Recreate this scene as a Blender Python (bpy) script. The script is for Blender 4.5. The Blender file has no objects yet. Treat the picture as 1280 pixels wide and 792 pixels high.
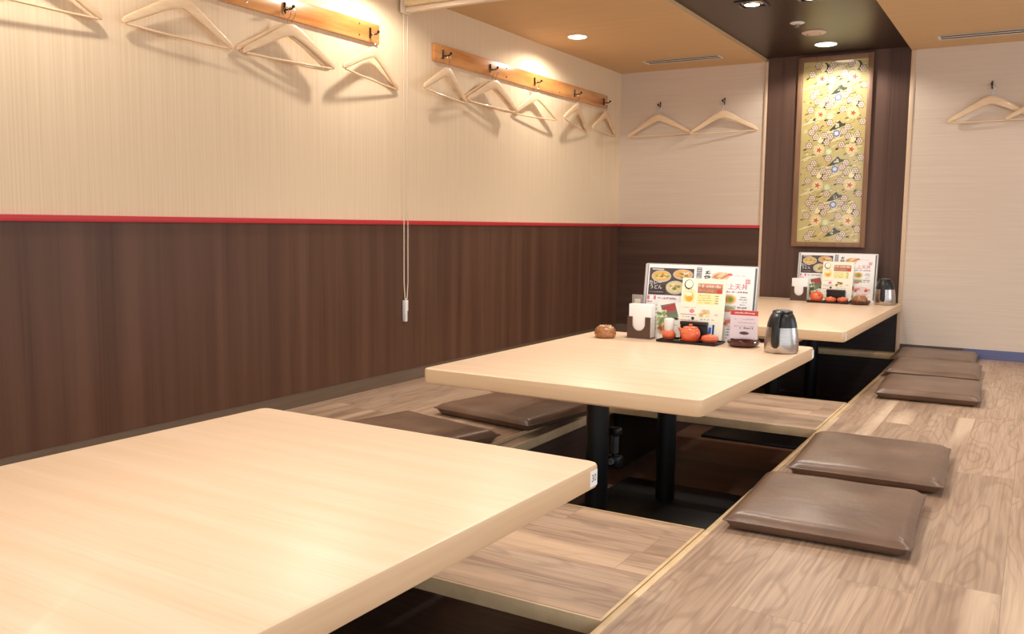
import bpy, bmesh, math, random
from mathutils import Vector, Matrix, Euler
R = random.Random(7)
scene = bpy.context.scene
COL = scene.collection
PI = math.pi

# ------------------------------------------------------------------ colour / materials
def lin(c):
    out = []
    for v in c:
        v /= 255.0
        out.append(v / 12.92 if v <= 0.04045 else ((v + 0.055) / 1.055) ** 2.4)
    return (*out, 1.0)

class NT:
    def __init__(self, name):
        self.m = bpy.data.materials.new(name); self.m.use_nodes = True
        self.t = self.m.node_tree; self.n = self.t.nodes; self.l = self.t.links
        self.b = self.n['Principled BSDF']
    def new(self, typ, **kw):
        n = self.n.new(typ)
        for k, v in kw.items(): setattr(n, k, v)
        return n
    def link(self, a, b): self.l.new(a, b)
    def put(self, sock, v):
        if hasattr(v, 'is_linked') or isinstance(v, bpy.types.NodeSocket): self.l.new(v, sock)
        else: sock.default_value = v
    def math(self, op, a, b=0.0, c=None):
        n = self.new('ShaderNodeMath', operation=op)
        self.put(n.inputs[0], a); self.put(n.inputs[1], b)
        if c is not None: self.put(n.inputs[2], c)
        return n.outputs[0]
    def mix(self, f, a, b, blend='MIX'):
        n = self.new('ShaderNodeMix', data_type='RGBA', blend_type=blend)
        self.put(n.inputs[0], f); self.put(n.inputs[6], a); self.put(n.inputs[7], b)
        return n.outputs[2]
    def maprange(self, v, a, b, c=0.0, d=1.0):
        n = self.new('ShaderNodeMapRange'); self.put(n.inputs[0], v)
        for i, x in enumerate((a, b, c, d)): n.inputs[i + 1].default_value = x
        return n.outputs[0]
    def coords(self, scale=(1, 1, 1), loc=(0, 0, 0)):
        tc = self.new('ShaderNodeTexCoord'); mp = self.new('ShaderNodeMapping')
        self.link(tc.outputs['Object'], mp.inputs[0])
        mp.inputs[3].default_value = scale; mp.inputs[1].default_value = loc
        return mp.outputs[0]
    def noise(self, vec, scale=1.0, detail=3.0, rough=.5, dist=0.0):
        n = self.new('ShaderNodeTexNoise'); self.link(vec, n.inputs['Vector'])
        n.inputs['Scale'].default_value = scale; n.inputs['Detail'].default_value = detail
        n.inputs['Roughness'].default_value = rough; n.inputs['Distortion'].default_value = dist
        return n.outputs[0]
    def bump(self, h, strength=.2, dist=.002):
        n = self.new('ShaderNodeBump'); n.inputs['Strength'].default_value = strength
        n.inputs['Distance'].default_value = dist
        self.link(h, n.inputs['Height']); self.link(n.outputs[0], self.b.inputs['Normal'])
    def set(self, color=None, rough=None, metal=None, spec=None, coat=None, coat_rough=None):
        if color is not None: self.put(self.b.inputs['Base Color'], color)
        if rough is not None: self.put(self.b.inputs['Roughness'], rough)
        if metal is not None: self.b.inputs['Metallic'].default_value = metal
        if spec is not None: self.b.inputs['Specular IOR Level'].default_value = spec
        if coat is not None: self.b.inputs['Coat Weight'].default_value = coat
        if coat_rough is not None: self.b.inputs['Coat Roughness'].default_value = coat_rough
        return self

_flat = {}
def flat(rgb, rough=.5, metal=0.0, spec=.5, coat=0.0, name=None, var=.05):
    key = (tuple(rgb), rough, metal, spec, coat)
    if key in _flat: return _flat[key]
    k = NT(name or 'paint_%d_%d_%d' % tuple(rgb))
    v = k.noise(k.coords((30, 30, 30)), 1.0, 2.0)
    c = lin(rgb); d = tuple(x * (1 - var) for x in c[:3]) + (1,)
    k.set(k.mix(v, c, d), rough, metal, spec, coat)
    _flat[key] = k.m
    return k.m

def streak(name, c1, c2, scale, rough=.6, lo=.35, hi=.65, c3=None, scale3=None, bump=0.0, spec=.5, coat=0.0, detail=4.0):
    k = NT(name)
    f = k.maprange(k.noise(k.coords(scale), 1.0, detail, .6), lo, hi)
    c = k.mix(f, lin(c1), lin(c2))
    if c3:
        g = k.maprange(k.noise(k.coords(scale3), 1.0, 3.0, .55), .42, .66)
        c = k.mix(g, c, lin(c3))
    k.set(c, rough, 0, spec, coat)
    if bump: k.bump(f, bump, .002)
    return k.m

def planks(name, along, width, length, origin, tones, sap, rough=.42, dark=1.0, seed=0.0):
    """laminate floor: planks along axis 'along' (0 x, 1 y)."""
    k = NT(name)
    tc = k.new('ShaderNodeTexCoord'); sp = k.new('ShaderNodeSeparateXYZ')
    k.link(tc.outputs['Object'], sp.inputs[0])
    u = sp.outputs[along]; v = sp.outputs[1 - along]
    vv = k.math('DIVIDE', k.math('SUBTRACT', v, origin), width)
    i = k.math('FLOOR', vv); fv = k.math('FRACT', vv)
    wn = k.new('ShaderNodeTexWhiteNoise', noise_dimensions='1D'); k.link(k.math('ADD', i, seed), wn.inputs['W'])
    uu = k.math('DIVIDE', k.math('ADD', u, k.math('MULTIPLY', wn.outputs[0], length)), length)
    j = k.math('FLOOR', uu); fu = k.math('FRACT', uu)
    cb = k.new('ShaderNodeCombineXYZ'); k.link(i, cb.inputs[0]); k.link(j, cb.inputs[1]); cb.inputs[2].default_value = seed
    w2 = k.new('ShaderNodeTexWhiteNoise', noise_dimensions='3D'); k.link(cb.outputs[0], w2.inputs['Vector'])
    rid = w2.outputs[0]
    # grain coordinates: stretched, shifted per plank
    gx = k.new('ShaderNodeCombineXYZ')
    k.link(k.math('ADD', k.math('MULTIPLY', u, 1.15), k.math('MULTIPLY', rid, 37.0)), gx.inputs[0])
    k.link(k.math('ADD', k.math('MULTIPLY', v, 6.5), k.math('MULTIPLY', rid, 91.0)), gx.inputs[1])
    big = k.noise(gx.outputs[0], 1.0, 2.0, .5, .35)
    rings = k.math('SINE', k.math('MULTIPLY', big, 64.0))
    rings = k.maprange(rings, .35, 1.0)
    fx = k.new('ShaderNodeCombineXYZ')
    k.link(k.math('MULTIPLY', u, 2.6), fx.inputs[0])
    k.link(k.math('ADD', k.math('MULTIPLY', v, 95.0), k.math('MULTIPLY', rid, 50.0)), fx.inputs[1])
    fine = k.noise(fx.outputs[0], 1.0, 4.0, .6)
    base = k.mix(k.maprange(rid, .15, .85), lin(tones[0]), lin(tones[1]))
    base = k.mix(k.maprange(big, .35, .68, 0, .8), base, lin(tones[2]))
    base = k.mix(k.math('MULTIPLY', rings, .30), base, lin(tones[3]))
    base = k.mix(k.maprange(fine, .40, .70, 0, .55), base, lin(tones[3]))
    # pale sapwood bands inside some planks
    sx = k.new('ShaderNodeCombineXYZ')
    k.link(k.math('ADD', k.math('MULTIPLY', u, .55), k.math('MULTIPLY', rid, 17.0)), sx.inputs[0])
    k.link(k.math('ADD', k.math('MULTIPLY', v, 6.0), k.math('MULTIPLY', rid, 23.0)), sx.inputs[1])
    s = k.noise(sx.outputs[0], 1.0, 1.5, .45, .2)
    base = k.mix(k.maprange(s, .60, .70, 0, .62), base, lin(sap))
    # joints
    ed = k.math('MINIMUM', fv, k.math('SUBTRACT', 1.0, fv))
    eu = k.math('MINIMUM', fu, k.math('SUBTRACT', 1.0, fu))
    jt = k.math('MAXIMUM', k.math('LESS_THAN', ed, .0022 / width * .5), k.math('LESS_THAN', eu, .0022 / length * .5))
    base = k.mix(k.math('MULTIPLY', jt, .5), base, lin((120, 92, 72)))
    if dark < 1: base = k.mix(1.0, base, (dark, dark, dark, 1), 'MULTIPLY')
    k.set(base, rough, 0, .4)
    k.bump(fine, .06, .001)
    return k.m

M = {}
M['paper_side'] = streak('wallpaper_vertical_line', (238, 218, 187), (224, 201, 168), (2, 130, .9), .8, .3, .7)
M['paper_back'] = streak('wallpaper_horizontal_line', (222, 206, 189), (211, 193, 174), (1.4, 2, 120), .8, .3, .75)
M['wain_side'] = streak('walnut_vertical', (89, 60, 44), (76, 49, 35), (3, 110, .7), .42, .3, .7, (99, 69, 52), (1, 9, .3), spec=.35)
M['wain_back'] = streak('walnut_horizontal', (80, 56, 45), (66, 45, 36), (1.0, 3, 80), .45, .3, .7, (86, 62, 51), (.4, 2, 12), spec=.35)
M['panel_dark'] = streak('dark_walnut_panel', (87, 63, 52), (74, 52, 43), (90, 4, .8), .42, .3, .7, (99, 74, 62), (9, 2, .3), spec=.35)
M['panel_low'] = streak('near_black_walnut', (52, 42, 40), (36, 29, 29), (2, 3, 50), .3, .3, .7)
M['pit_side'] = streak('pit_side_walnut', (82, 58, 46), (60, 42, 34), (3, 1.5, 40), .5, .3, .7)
M['red'] = flat((196, 46, 54), .45, name='red_rail_lacquer')
M['base'] = streak('baseboard_vinyl', (112, 94, 78), (100, 83, 69), (3, 3, 60), .4, .3, .7)
M['base_grey'] = streak('baseboard_grey_vinyl', (92, 80, 80), (80, 70, 72), (3, 3, 60), .4, .3, .7)
M['base_daylit'] = streak('baseboard_daylight_tint', (102, 108, 146), (90, 96, 134), (3, 3, 60), .35, .3, .7)  # grey baseboard with the blue of the daylight put into its colour
M['base_lip'] = flat((176, 156, 132), .4)
M['tan'] = streak('tan_ceiling', (213, 180, 136), (207, 173, 129), (1, 40, 3), .7, .3, .7)
M['dark_ceil'] = streak('dark_ceiling_board', (58, 42, 33), (50, 35, 28), (2, 18, 2), .34, .3, .7, spec=.3)
M['nosing'] = streak('pale_nosing_wood', (224, 198, 156), (208, 178, 134), (14, 14, 14), .45, .3, .7)
M['trim'] = streak('beige_corner_trim', (226, 198, 168), (214, 186, 156), (9, 9, 2), .55, .3, .7)
tones = [(184, 156, 132), (152, 124, 103), (196, 171, 147), (116, 89, 71)]
M['floor_y'] = planks('plank_floor', 1, .189, 1.22, 2.363, tones, (226, 202, 174), .40)
M['floor_l'] = planks('plank_floor_wall_side', 1, .189, 1.22, 1.20, tones, (222, 192, 160), .40, 1.0, 3.0)
M['floor_x'] = planks('plank_board', 0, .150, .9, -4.56, tones, (222, 190, 158), .42, 1.0, 5.0)
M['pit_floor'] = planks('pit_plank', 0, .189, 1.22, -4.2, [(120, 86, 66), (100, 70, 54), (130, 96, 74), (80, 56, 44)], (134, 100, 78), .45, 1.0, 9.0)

def maple(name, c1, c2, rough):
    k = NT(name)
    a = k.noise(k.coords((1.2, 22, 22)), 1.0, 4.0, .55, .15)
    b = k.noise(k.coords((3.5, 160, 160)), 1.0, 3.0, .6)
    c = k.mix(k.maprange(a, .3, .7), lin(c1), lin(c2))
    c = k.mix(k.maprange(b, .5, .75, 0, .25), c, lin((206, 168, 120)))
    k.set(c, rough, 0, .45)
    return k.m
M['maple'] = maple('maple_laminate', (238, 211, 183), (231, 200, 167), .34)
M['maple_edge'] = streak('maple_edge_band_shaded', (224, 194, 157), (216, 183, 144), (2, 2, 60), .45, .3, .7)  # same maple as the top, side shading put into the colour
M['black'] = flat((16, 16, 17), .38, 0, .4, name='black_powder_coat')
M['blackp'] = flat((22, 22, 24), .35, name='black_plastic')
def leather():
    k = NT('brown_leatherette')
    a = k.noise(k.coords((5, 5, 5)), 1.0, 3.0); g = k.noise(k.coords((230, 230, 230)), 1.0, 2.0)
    wv = k.noise(k.coords((9, 14, 9), (3, 1, 0)), 1.0, 3.0, .5, .6)
    k.set(k.mix(k.maprange(a, .35, .65), lin((124, 98, 80)), lin((104, 81, 66))), k.maprange(g, .3, .7, .30, .40), 0, .5)
    k.bump(k.math('ADD', k.math('MULTIPLY', g, .25), k.math('MULTIPLY', wv, 2.2)), .3, .003)
    return k.m
M['leather'] = leather()
M['rail'] = streak('varnished_pine', (214, 148, 84), (190, 120, 60), (3, 3.0, 55), .28, .3, .7, (226, 164, 98), (2, 2, 12), coat=.4)
M['hanger'] = streak('pale_hanger_wood', (238, 212, 176), (228, 196, 156), (9, 60, 60), .38, .3, .7, coat=.2)
M['chrome'] = flat((215, 215, 218), .18, 1.0, name='chrome_wire')
M['blackm'] = flat((20, 18, 18), .3, 0.0, name='black_iron')
def steel():
    k = NT('brushed_steel')
    f = k.noise(k.coords((3, 3, 260)), 1.0, 3.0)
    k.set(k.mix(f, lin((206, 200, 194)), lin((176, 170, 164))), k.maprange(f, .3, .7, .24, .36), 1.0)
    return k.m
M['steel'] = steel()
M['white'] = flat((244, 244, 242), .6, name='white_paper')
M['whitep'] = flat((238, 236, 232), .4, name='white_plastic')
M['beadp'] = flat((236, 224, 204), .35, name='ivory_plastic')
M['fabric'] = streak('blind_fabric', (236, 218, 178), (226, 206, 164), (60, 60, 60), .8, .3, .7)
M['barp'] = flat((232, 216, 194), .45, name='blind_bar_enamel')
M['orange'] = streak('orange_ceramic', (228, 116, 76), (212, 96, 60), (20, 20, 20), .25, .3, .7, coat=.3)
M['brownp'] = flat((86, 62, 50), .35, name='dark_brown_resin')
M['ash'] = flat((74, 32, 28), .18, coat=.4, name='russet_melamine')
def dome_m():
    k = NT('patterned_brown_lacquer')
    v = k.new('ShaderNodeTexVoronoi'); k.link(k.coords((70, 70, 90)), v.inputs['Vector']); v.inputs['Scale'].default_value = 1
    k.set(k.mix(k.maprange(v.outputs['Distance'], .25, .6), lin((176, 122, 74)), lin((150, 96, 54))), .3, 0, .5, .4)
    return k.m
M['dome'] = dome_m()
def glassy(name, rough=.04):
    k = NT(name); k.set((.96, .97, .97, 1), rough)
    k.b.inputs['Transmission Weight'].default_value = 1.0; k.b.inputs['IOR'].default_value = 1.1
    return k.m
M['acrylic'] = glassy('clear_acrylic')
def emit(name, rgb, st):
    k = NT(name); k.set(lin(rgb), .4)
    k.b.inputs['Emission Color'].default_value = lin(rgb); k.b.inputs['Emission Strength'].default_value = st
    return k.m
M['lamp'] = emit('lit_lamp_lens', (255, 244, 228), 9.0)
M['frame'] = streak('brocade_frame_wood', (146, 110, 82), (128, 94, 70), (30, 3, 3), .45, .3, .7)

# ------------------------------------------------------------------ mesh builder
class MB:
    def __init__(self): self.bm = bmesh.new(); self.mi = 0
    def _tag(self, faces):
        for f in faces: f.material_index = self.mi
    def box(self, x0, x1, y0, y1, z0, z1, bevel=0.0, seg=2):
        b = bmesh.new()
        v = [b.verts.new((x, y, z)) for x in (x0, x1) for y in (y0, y1) for z in (z0, z1)]
        for q in ((0, 1, 3, 2), (4, 6, 7, 5), (0, 4, 5, 1), (2, 3, 7, 6), (0, 2, 6, 4), (1, 5, 7, 3)): b.faces.new([v[i] for i in q])
        if bevel: bmesh.ops.bevel(b, geom=list(b.edges), offset=bevel, segments=seg, profile=.5, affect='EDGES')
        return self.merge(b)
    def merge(self, b, mat=None):
        if mat is not None: bmesh.ops.transform(b, matrix=mat, verts=list(b.verts))
        mp = {}
        for v in b.verts: mp[v] = self.bm.verts.new(v.co)
        fs = []
        for f in b.faces:
            try: g = self.bm.faces.new([mp[v] for v in f.verts]); g.material_index = self.mi; fs.append(g)
            except ValueError: pass
        b.free(); return self
    def lathe(self, prof, n=32, c=(0, 0, 0), cap=True):
        rings = []
        for r, z in prof:
            rings.append([self.bm.verts.new((c[0] + r * math.cos(2 * PI * i / n), c[1] + r * math.sin(2 * PI * i / n), c[2] + z)) for i in range(n)])
        fs = []
        for a, b in zip(rings, rings[1:]):
            for i in range(n): fs.append(self.bm.faces.new((a[i], a[(i + 1) % n], b[(i + 1) % n], b[i])))
        if cap:
            fs.append(self.bm.faces.new(list(reversed(rings[0])))); fs.append(self.bm.faces.new(rings[-1]))
        self._tag(fs); return self
    def sweep(self, pts, sizes, n=8, up=(0, 0, 1), power=1.0, cap=True):
        """sweep an ellipse (half-sizes a sideways, b upward) along pts"""
        pts = [Vector(p) for p in pts]; rings = []
        if not isinstance(sizes, list): sizes = [sizes] * len(pts)
        for i, p in enumerate(pts):
            t = (pts[min(i + 1, len(pts) - 1)] - pts[max(i - 1, 0)]).normalized()
            u = Vector(up); s = t.cross(u)
            if s.length < 1e-4: s = t.cross(Vector((0, 1, 0)))
            s.normalize(); w = s.cross(t).normalized()
            a, b = sizes[i] if isinstance(sizes[i], tuple) else (sizes[i], sizes[i])
            ring = []
            for k in range(n):
                th = 2 * PI * (k + .5) / n
                cx, sx = math.cos(th), math.sin(th)
                cx = math.copysign(abs(cx) ** power, cx); sx = math.copysign(abs(sx) ** power, sx)
                ring.append(self.bm.verts.new(p + s * (a * cx) + w * (b * sx)))
            rings.append(ring)
        fs = []
        for a, b in zip(rings, rings[1:]):
            for k in range(n): fs.append(self.bm.faces.new((a[k], a[(k + 1) % n], b[(k + 1) % n], b[k])))
        if cap: fs.append(self.bm.faces.new(list(reversed(rings[0])))); fs.append(self.bm.faces.new(rings[-1]))
        self._tag(fs); return self
    def ball(self, c, r, u=10, v=8, sc=(1, 1, 1)):
        b = bmesh.new(); bmesh.ops.create_uvsphere(b, u_segments=u, v_segments=v, radius=r)
        return self.merge(b, Matrix.Translation(c) @ Matrix.Diagonal((*sc, 1)))
    def build(self, name, mats, parent=None, smooth=30, loc=None):
        bmesh.ops.recalc_face_normals(self.bm, faces=list(self.bm.faces))
        me = bpy.data.meshes.new(name); self.bm.to_mesh(me); self.bm.free()
        for m in (mats if isinstance(mats, (list, tuple)) else [mats]): me.materials.append(m)
        if smooth:
            me.polygons.foreach_set('use_smooth', [True] * len(me.polygons))
            me.set_sharp_from_angle(angle=math.radians(smooth))
        o = bpy.data.objects.new(name, me); COL.objects.link(o)
        if parent: o.parent = parent
        if loc: o.location = loc
        return o

def tag(o, label, cat=None, group=None, kind=None):
    o['label'] = label
    if cat: o['category'] = cat
    if group: o['group'] = group
    if kind: o['kind'] = kind
    return o
def thing(name, label, cat, loc=(0, 0, 0), rot=(0, 0, 0), group=None):
    o = bpy.data.objects.new(name, None); COL.objects.link(o)
    o.location = loc; o.rotation_euler = rot; o.empty_display_size = .05
    return tag(o, label, cat, group)
def kids(o): return [c for c in bpy.data.objects if c.parent == o]
def dup(root, loc, rot=None, label=None, group=None):
    def cp(o, par):
        c = o.copy(); COL.objects.link(c)
        if par: c.parent = par
        for ch in kids_of[o.name]: cp(ch, c)
        return c
    kids_of = {}
    def walk(o):
        kids_of[o.name] = kids(o)
        for k in kids_of[o.name]: walk(k)
    walk(root)
    r = cp(root, None); r.location = loc
    if rot is not None: r.rotation_euler = rot
    if label: r['label'] = label
    if group: r['group'] = group
    return r
def struct(name, mb, mats, label, parent=None, cat='room part', smooth=0):
    o = mb.build(name, mats, parent, smooth)
    if parent is None: tag(o, label, cat, kind='structure')
    return o

# ------------------------------------------------------------------ the room
ZC = 2.2
XW = 5.4            # where the room ends on the open side
YF = -9.0
PX0, PX1 = 1.313, 2.325   # leg pit
PD = -.355
NW = .019

struct('floor', MB().box(PX1 + NW, XW, YF, 0, -.40, 0), M['floor_y'], 'raised plank floor with square cushions along the leg pit', cat='floor')
struct('floor', MB().box(0, 1.2055, YF, 0, -.40, 0), M['floor_l'], 'raised plank floor between the dark wainscot and the leg pit', cat='floor')
struct('floor', MB().box(1.206, 1.2725, YF, 0, -.40, -.018), M['floor_l'], 'narrow plank ledge just below floor level along the leg pit', cat='floor')
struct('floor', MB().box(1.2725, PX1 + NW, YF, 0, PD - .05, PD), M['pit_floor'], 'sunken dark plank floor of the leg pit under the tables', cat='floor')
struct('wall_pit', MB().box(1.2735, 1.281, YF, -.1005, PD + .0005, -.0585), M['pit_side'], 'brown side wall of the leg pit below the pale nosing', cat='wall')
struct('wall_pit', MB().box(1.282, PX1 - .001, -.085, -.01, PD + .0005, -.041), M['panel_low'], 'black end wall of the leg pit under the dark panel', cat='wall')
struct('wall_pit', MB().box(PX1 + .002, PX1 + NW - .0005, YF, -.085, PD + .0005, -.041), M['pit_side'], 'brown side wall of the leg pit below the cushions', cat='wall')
struct('trim_1', MB().box(PX1, PX1 + NW, YF, -.02, -.04, .0015, .002), M['nosing'], 'pale wood nosing along the edge of the cushion floor', cat='trim', smooth=30)
struct('trim_2', MB().box(1.273, 1.283, YF, -.02, -.058, -.0165, .002).box(1.2057, 1.2115, YF, -.02, -.0178, .001, .001), M['nosing'], 'thin pale wood nosing on the pit edge facing the wainscot', cat='trim', smooth=30)
struct('trim_3', MB().box(1.2835, PX1 - .0005, -.1, -.001, -.04, .001, .002), M['nosing'], 'pale wood ledge at the end of the pit under the dark panel', cat='trim', smooth=30)

# left wall
wl = struct('wall_left', MB().box(-.12, 0, YF, 0, -.1, 2.3), M['paper_side'], 'beige line-textured wall with coat rails over dark wainscot', cat='wall')
struct('wainscot', MB().box(0, .006, YF, -.0065, .069, .911), M['wain_side'], '', wl)
struct('trim_4', MB().box(0.0, .020, YF, -.0205, .9105, .9345, .002), M['red'], 'red rail capping the long dark wainscot', cat='trim', smooth=30)
struct('baseboard_left', MB().box(0.0, .009, YF, -.0095, .0005, .066).box(0, .0105, YF, -.011, .066, .0685), [M['base']], 'taupe baseboard under the long dark wainscot', cat='baseboard')

# back wall
wb = struct('wall_back', MB().box(0.0, 1.223, 0, .12, -.02, 2.3).box(2.298, XW, 0, .12, -.3, 2.3).box(1.223, 2.298, .03, .12, -.3, 2.3), M['paper_back'], 'pale beige back wall with hanging hooks either side of a dark panel', cat='wall')
struct('wainscot', MB().box(.006, 1.222, -.006, 0, .069, .911), M['wain_back'], '', wb)
pn = MB()
for a, b in ((1.2435, 1.356), (1.357, 2.139), (2.140, 2.2675)): pn.box(a, b, .002, .03, .335, 2.232)
struct('dark_panel', pn, M['panel_dark'], '', wb)
struct('dark_panel_low', MB().box(1.2435, 2.2675, .004, .03, .002, .3345), M['panel_low'], '', wb)  # panel continues in a near-black tone below table height
struct('trim_5', MB().box(.0205, 1.222, -.020, 0, .9105, .9345, .002), M['red'], 'short red rail on the back wall beside the dark panel', cat='trim', smooth=30)
struct('trim_6', MB().box(1.2235, 1.243, -.012, .03, .002, ZC - .001, .003), M['trim'], 'slim beige post between red rail and dark panel', cat='trim', smooth=30)
struct('trim_7', MB().box(2.268, 2.2975, -.008, .03, .002, ZC - .001, .003), M['trim'], 'slim beige post between dark panel and bare pale wall', cat='trim', smooth=30)
struct('baseboard_back', MB().box(.0115, 1.222, -.009, 0, .0005, .066), M['base'], 'taupe baseboard under the short red rail', cat='baseboard')
struct('baseboard_back', MB().box(2.299, 2.72, -.009, 0, .0005, .069), M['base_grey'], 'dark grey baseboard behind the farthest cushion', cat='baseboard')
struct('baseboard_back', MB().box(2.7205, XW, -.009, 0, .0005, .069), M['base_daylit'], 'grey baseboard coloured with bluish daylight along the bare pale wall', cat='baseboard')
WY0, WY1, WZ0, WZ1 = -2.7, -.9, .45, 1.85
struct('wall_right', MB().box(XW, XW + .12, -3.6, WY0, -.4, 2.3).box(XW, XW + .12, WY1, 0, -.4, 2.3).box(XW, XW + .12, WY0, WY1, -.4, WZ0).box(XW, XW + .12, WY0, WY1, WZ1, 2.3), M['paper_back'], 'pale beige side wall with an assumed window, opposite the wainscot', cat='wall')
wf = MB()
for a, b, c, d in ((WY0, WY0 + .05, WZ0, WZ1), (WY1 - .05, WY1, WZ0, WZ1), (WY0 + .05, WY1 - .05, WZ0, WZ0 + .05), (WY0 + .05, WY1 - .05, WZ1 - .05, WZ1), (-1.825, -1.775, WZ0 + .05, WZ1 - .05)): wf.box(XW + .03, XW + .08, a, b, c, d, .003)
w1 = struct('assumed_window_1', wf, flat((214, 210, 204), .4), 'assumed unseen window in the side wall, added for cool daylight', cat='window', smooth=30)  # assumed out-of-view window, added for cool light from this side
L = bpy.data.lights.new('daylight', 'AREA'); L.shape = 'RECTANGLE'; L.size = WZ1 - WZ0; L.size_y = WY1 - WY0; L.energy = 24; L.color = (.78, .88, 1.0)  # area lamp standing in for daylight at the assumed window
lo = bpy.data.objects.new('daylight', L); COL.objects.link(lo); lo.location = (XW + .11, (WY0 + WY1) / 2, (WZ0 + WZ1) / 2); lo.rotation_euler = (0, PI / 2, 0)

# ceiling
struct('ceiling', MB().box(0, 1.2265, YF, 0, ZC, 2.4), M['tan'], 'tan ceiling over the coat rails', cat='ceiling')
struct('ceiling', MB().box(2.268, XW, YF, 0, ZC, 2.4), M['tan'], 'tan ceiling over the row of cushions', cat='ceiling')
struct('ceiling', MB().box(1.2265, 2.268, YF, .03, 2.2265, 2.4), M['dark_ceil'], 'dark brown recessed ceiling strip above the tables', cat='ceiling')

# ------------------------------------------------------------------ floor boards bridging the pit
def bridge(label, y0, y1):
    x0, x1 = 1.286, PX1 - .004
    t = thing('bridge_board', label, 'floor board', ((x0 + x1) / 2, (y0 + y1) / 2, -.04), group='floor boards bridging the pit')
    w, d = (x1 - x0) / 2, (y1 - y0) / 2
    MB().box(-w + .010, w - .010, -d + .008, d - .008, 0, .0405).build('board', M['floor_x'], t, 0)
    e = MB()
    e.box(-w, w, -d, -d + .0075, -.0, .0415, .0012).box(-w, w, d - .0075, d, 0, .0415, .0012)
    e.box(-w, -w + .0095, -d + .0076, d - .0076, 0, .0415, .0012).box(w - .0095, w, -d + .0076, d - .0076, 0, .0415, .0012)
    e.build('edging', M['nosing'], t)
    # support battens resting on the pit floor
    for s in (-1, 1):
        MB().box(s * w * .96 - .012, s * w * .96 + .012, -d * .8, d * .8, PD + .0405, -.0005).build('support', M['black'], t, 0)
    return t
bridge('plank floor board bridging the pit between the first two tables', -5.303, -4.558)
bridge('plank floor board bridging the pit before the table against the wall', -2.978, -2.231)

# ------------------------------------------------------------------ tables
ZT, TH = .3707, .058
def rounded_slab(x0, x1, y0, y1, z0, z1, rad, bev):
    b = bmesh.new(); n = 6; loop = []
    for cx, cy, a0 in ((x1 - rad, y1 - rad, 0), (x0 + rad, y1 - rad, 90), (x0 + rad, y0 + rad, 180), (x1 - rad, y0 + rad, 270)):
        for i in range(n + 1):
            a = math.radians(a0 + 90 * i / n); loop.append((cx + rad * math.cos(a), cy + rad * math.sin(a)))
    def ring(ins, z):
        out = []
        for (x, y) in loop:
            cx, cy = (x0 + x1) / 2, (y0 + y1) / 2
            hx, hy = (x1 - x0) / 2, (y1 - y0) / 2
            out.append(b.verts.new((cx + (x - cx) * (1 - ins / hx), cy + (y - cy) * (1 - ins / hy), z)))
        return out
    rs = [ring(bev, z0), ring(bev * .3, z0 + bev * .3), ring(0, z0 + bev), ring(0, z1 - bev), ring(bev * .3, z1 - bev * .3), ring(bev, z1)]
    N = len(loop)
    for p, q in zip(rs, rs[1:]):
        for i in range(N): b.faces.new((p[i], p[(i + 1) % N], q[(i + 1) % N], q[i]))
    b.faces.new(list(reversed(rs[0]))); b.faces.new(rs[-1])
    return b
def text_bm(s, size, align='CENTER'):
    cu = bpy.data.curves.new('lettering', 'FONT'); cu.body = s; cu.size = size; cu.align_x = align; cu.align_y = 'CENTER'
    ob = bpy.data.objects.new('lettering', cu); COL.objects.link(ob)
    dg = bpy.context.evaluated_depsgraph_get(); dg.update()
    me = bpy.data.meshes.new_from_object(ob.evaluated_get(dg))
    b = bmesh.new(); b.from_mesh(me)
    bpy.data.objects.remove(ob); bpy.data.curves.remove(cu); bpy.data.meshes.remove(me)
    return b

def table(label, xc, yc, w, l, yaw, legs, plate, number=None, tag_side=None):
    t = thing('low_table', label, 'table', (xc, yc, PD), (0, 0, yaw), 'low maple tables over the leg pit')
    z1 = ZT - PD; z0 = z1 - TH
    mb = MB(); mb.merge(rounded_slab(-w / 2, w / 2, -l / 2, l / 2, z0, z1, .022, .007))
    for f in mb.bm.faces:
        f.normal_update(); f.material_index = 0 if abs(f.normal.z) > .6 else 1
    mb.build('tabletop', [M['maple'], M['maple_edge']], t, 40)
    MB().box(-.30, .30, -l / 2 + .09, l / 2 - .09, z0 - .022, z0 - .0005, .002).build('underframe', M['maple_edge'], t)
    for ly in legs:
        mb = MB(); mb.lathe([(.044, .018), (.044, z0 - .03)], 28, (0, ly, 0))
        mb.box(-.1, .1, ly - .06, ly + .06, z0 - .03, z0 - .0225, .002)
        mb.build('leg', M['black'], t)
    MB().box(-.29, .33, plate[0], plate[1], .0005, .0175, .003).build('base_plate', M['black'], t)
    if tag_side is not None:
        x, y, along = tag_side
        st = MB(); hw, hh = .0175, .0185
        zc = z0 + .027
        st.box(x, x + .0006, y - hw, y + hw, zc - hh, zc + hh)
        if number:
            st.mi = 1
            b = text_bm(number, .024)
            m = Matrix.Translation((x + .0009, y, zc)) @ Matrix.Rotation(PI / 2, 4, 'Z') @ Matrix.Rotation(PI / 2, 4, 'X')
            st.merge(b, m)
        s = st.build('number_sticker', [M['white'], flat((40, 42, 58), .5)], t, 0); s['label'] = 'small white number sticker'
    return t
W1 = 1.104
T1 = table('nearest bare maple table with number sticker on its corner', 1.731, -6.055, W1, 1.58, math.radians(-1.0), (-.37, .37), (-.6, .6), '30', (W1 / 2, .79 - .034, 1))
T2 = table('middle maple table carrying jug and menus, black legs showing', 1.715, -3.655, W1, 1.53, math.radians(-.9), (-.37, .36), (-.6, .6), None, (W1 / 2, .765 - .024, 1))
T3 = table('long maple table pushed against the dark back panel', 1.740, -1.105, W1, 2.155, math.radians(-.3), (-.37, .74), (-.86, .9), None, (W1 / 2, -1.0775 + .03, 1))
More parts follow.
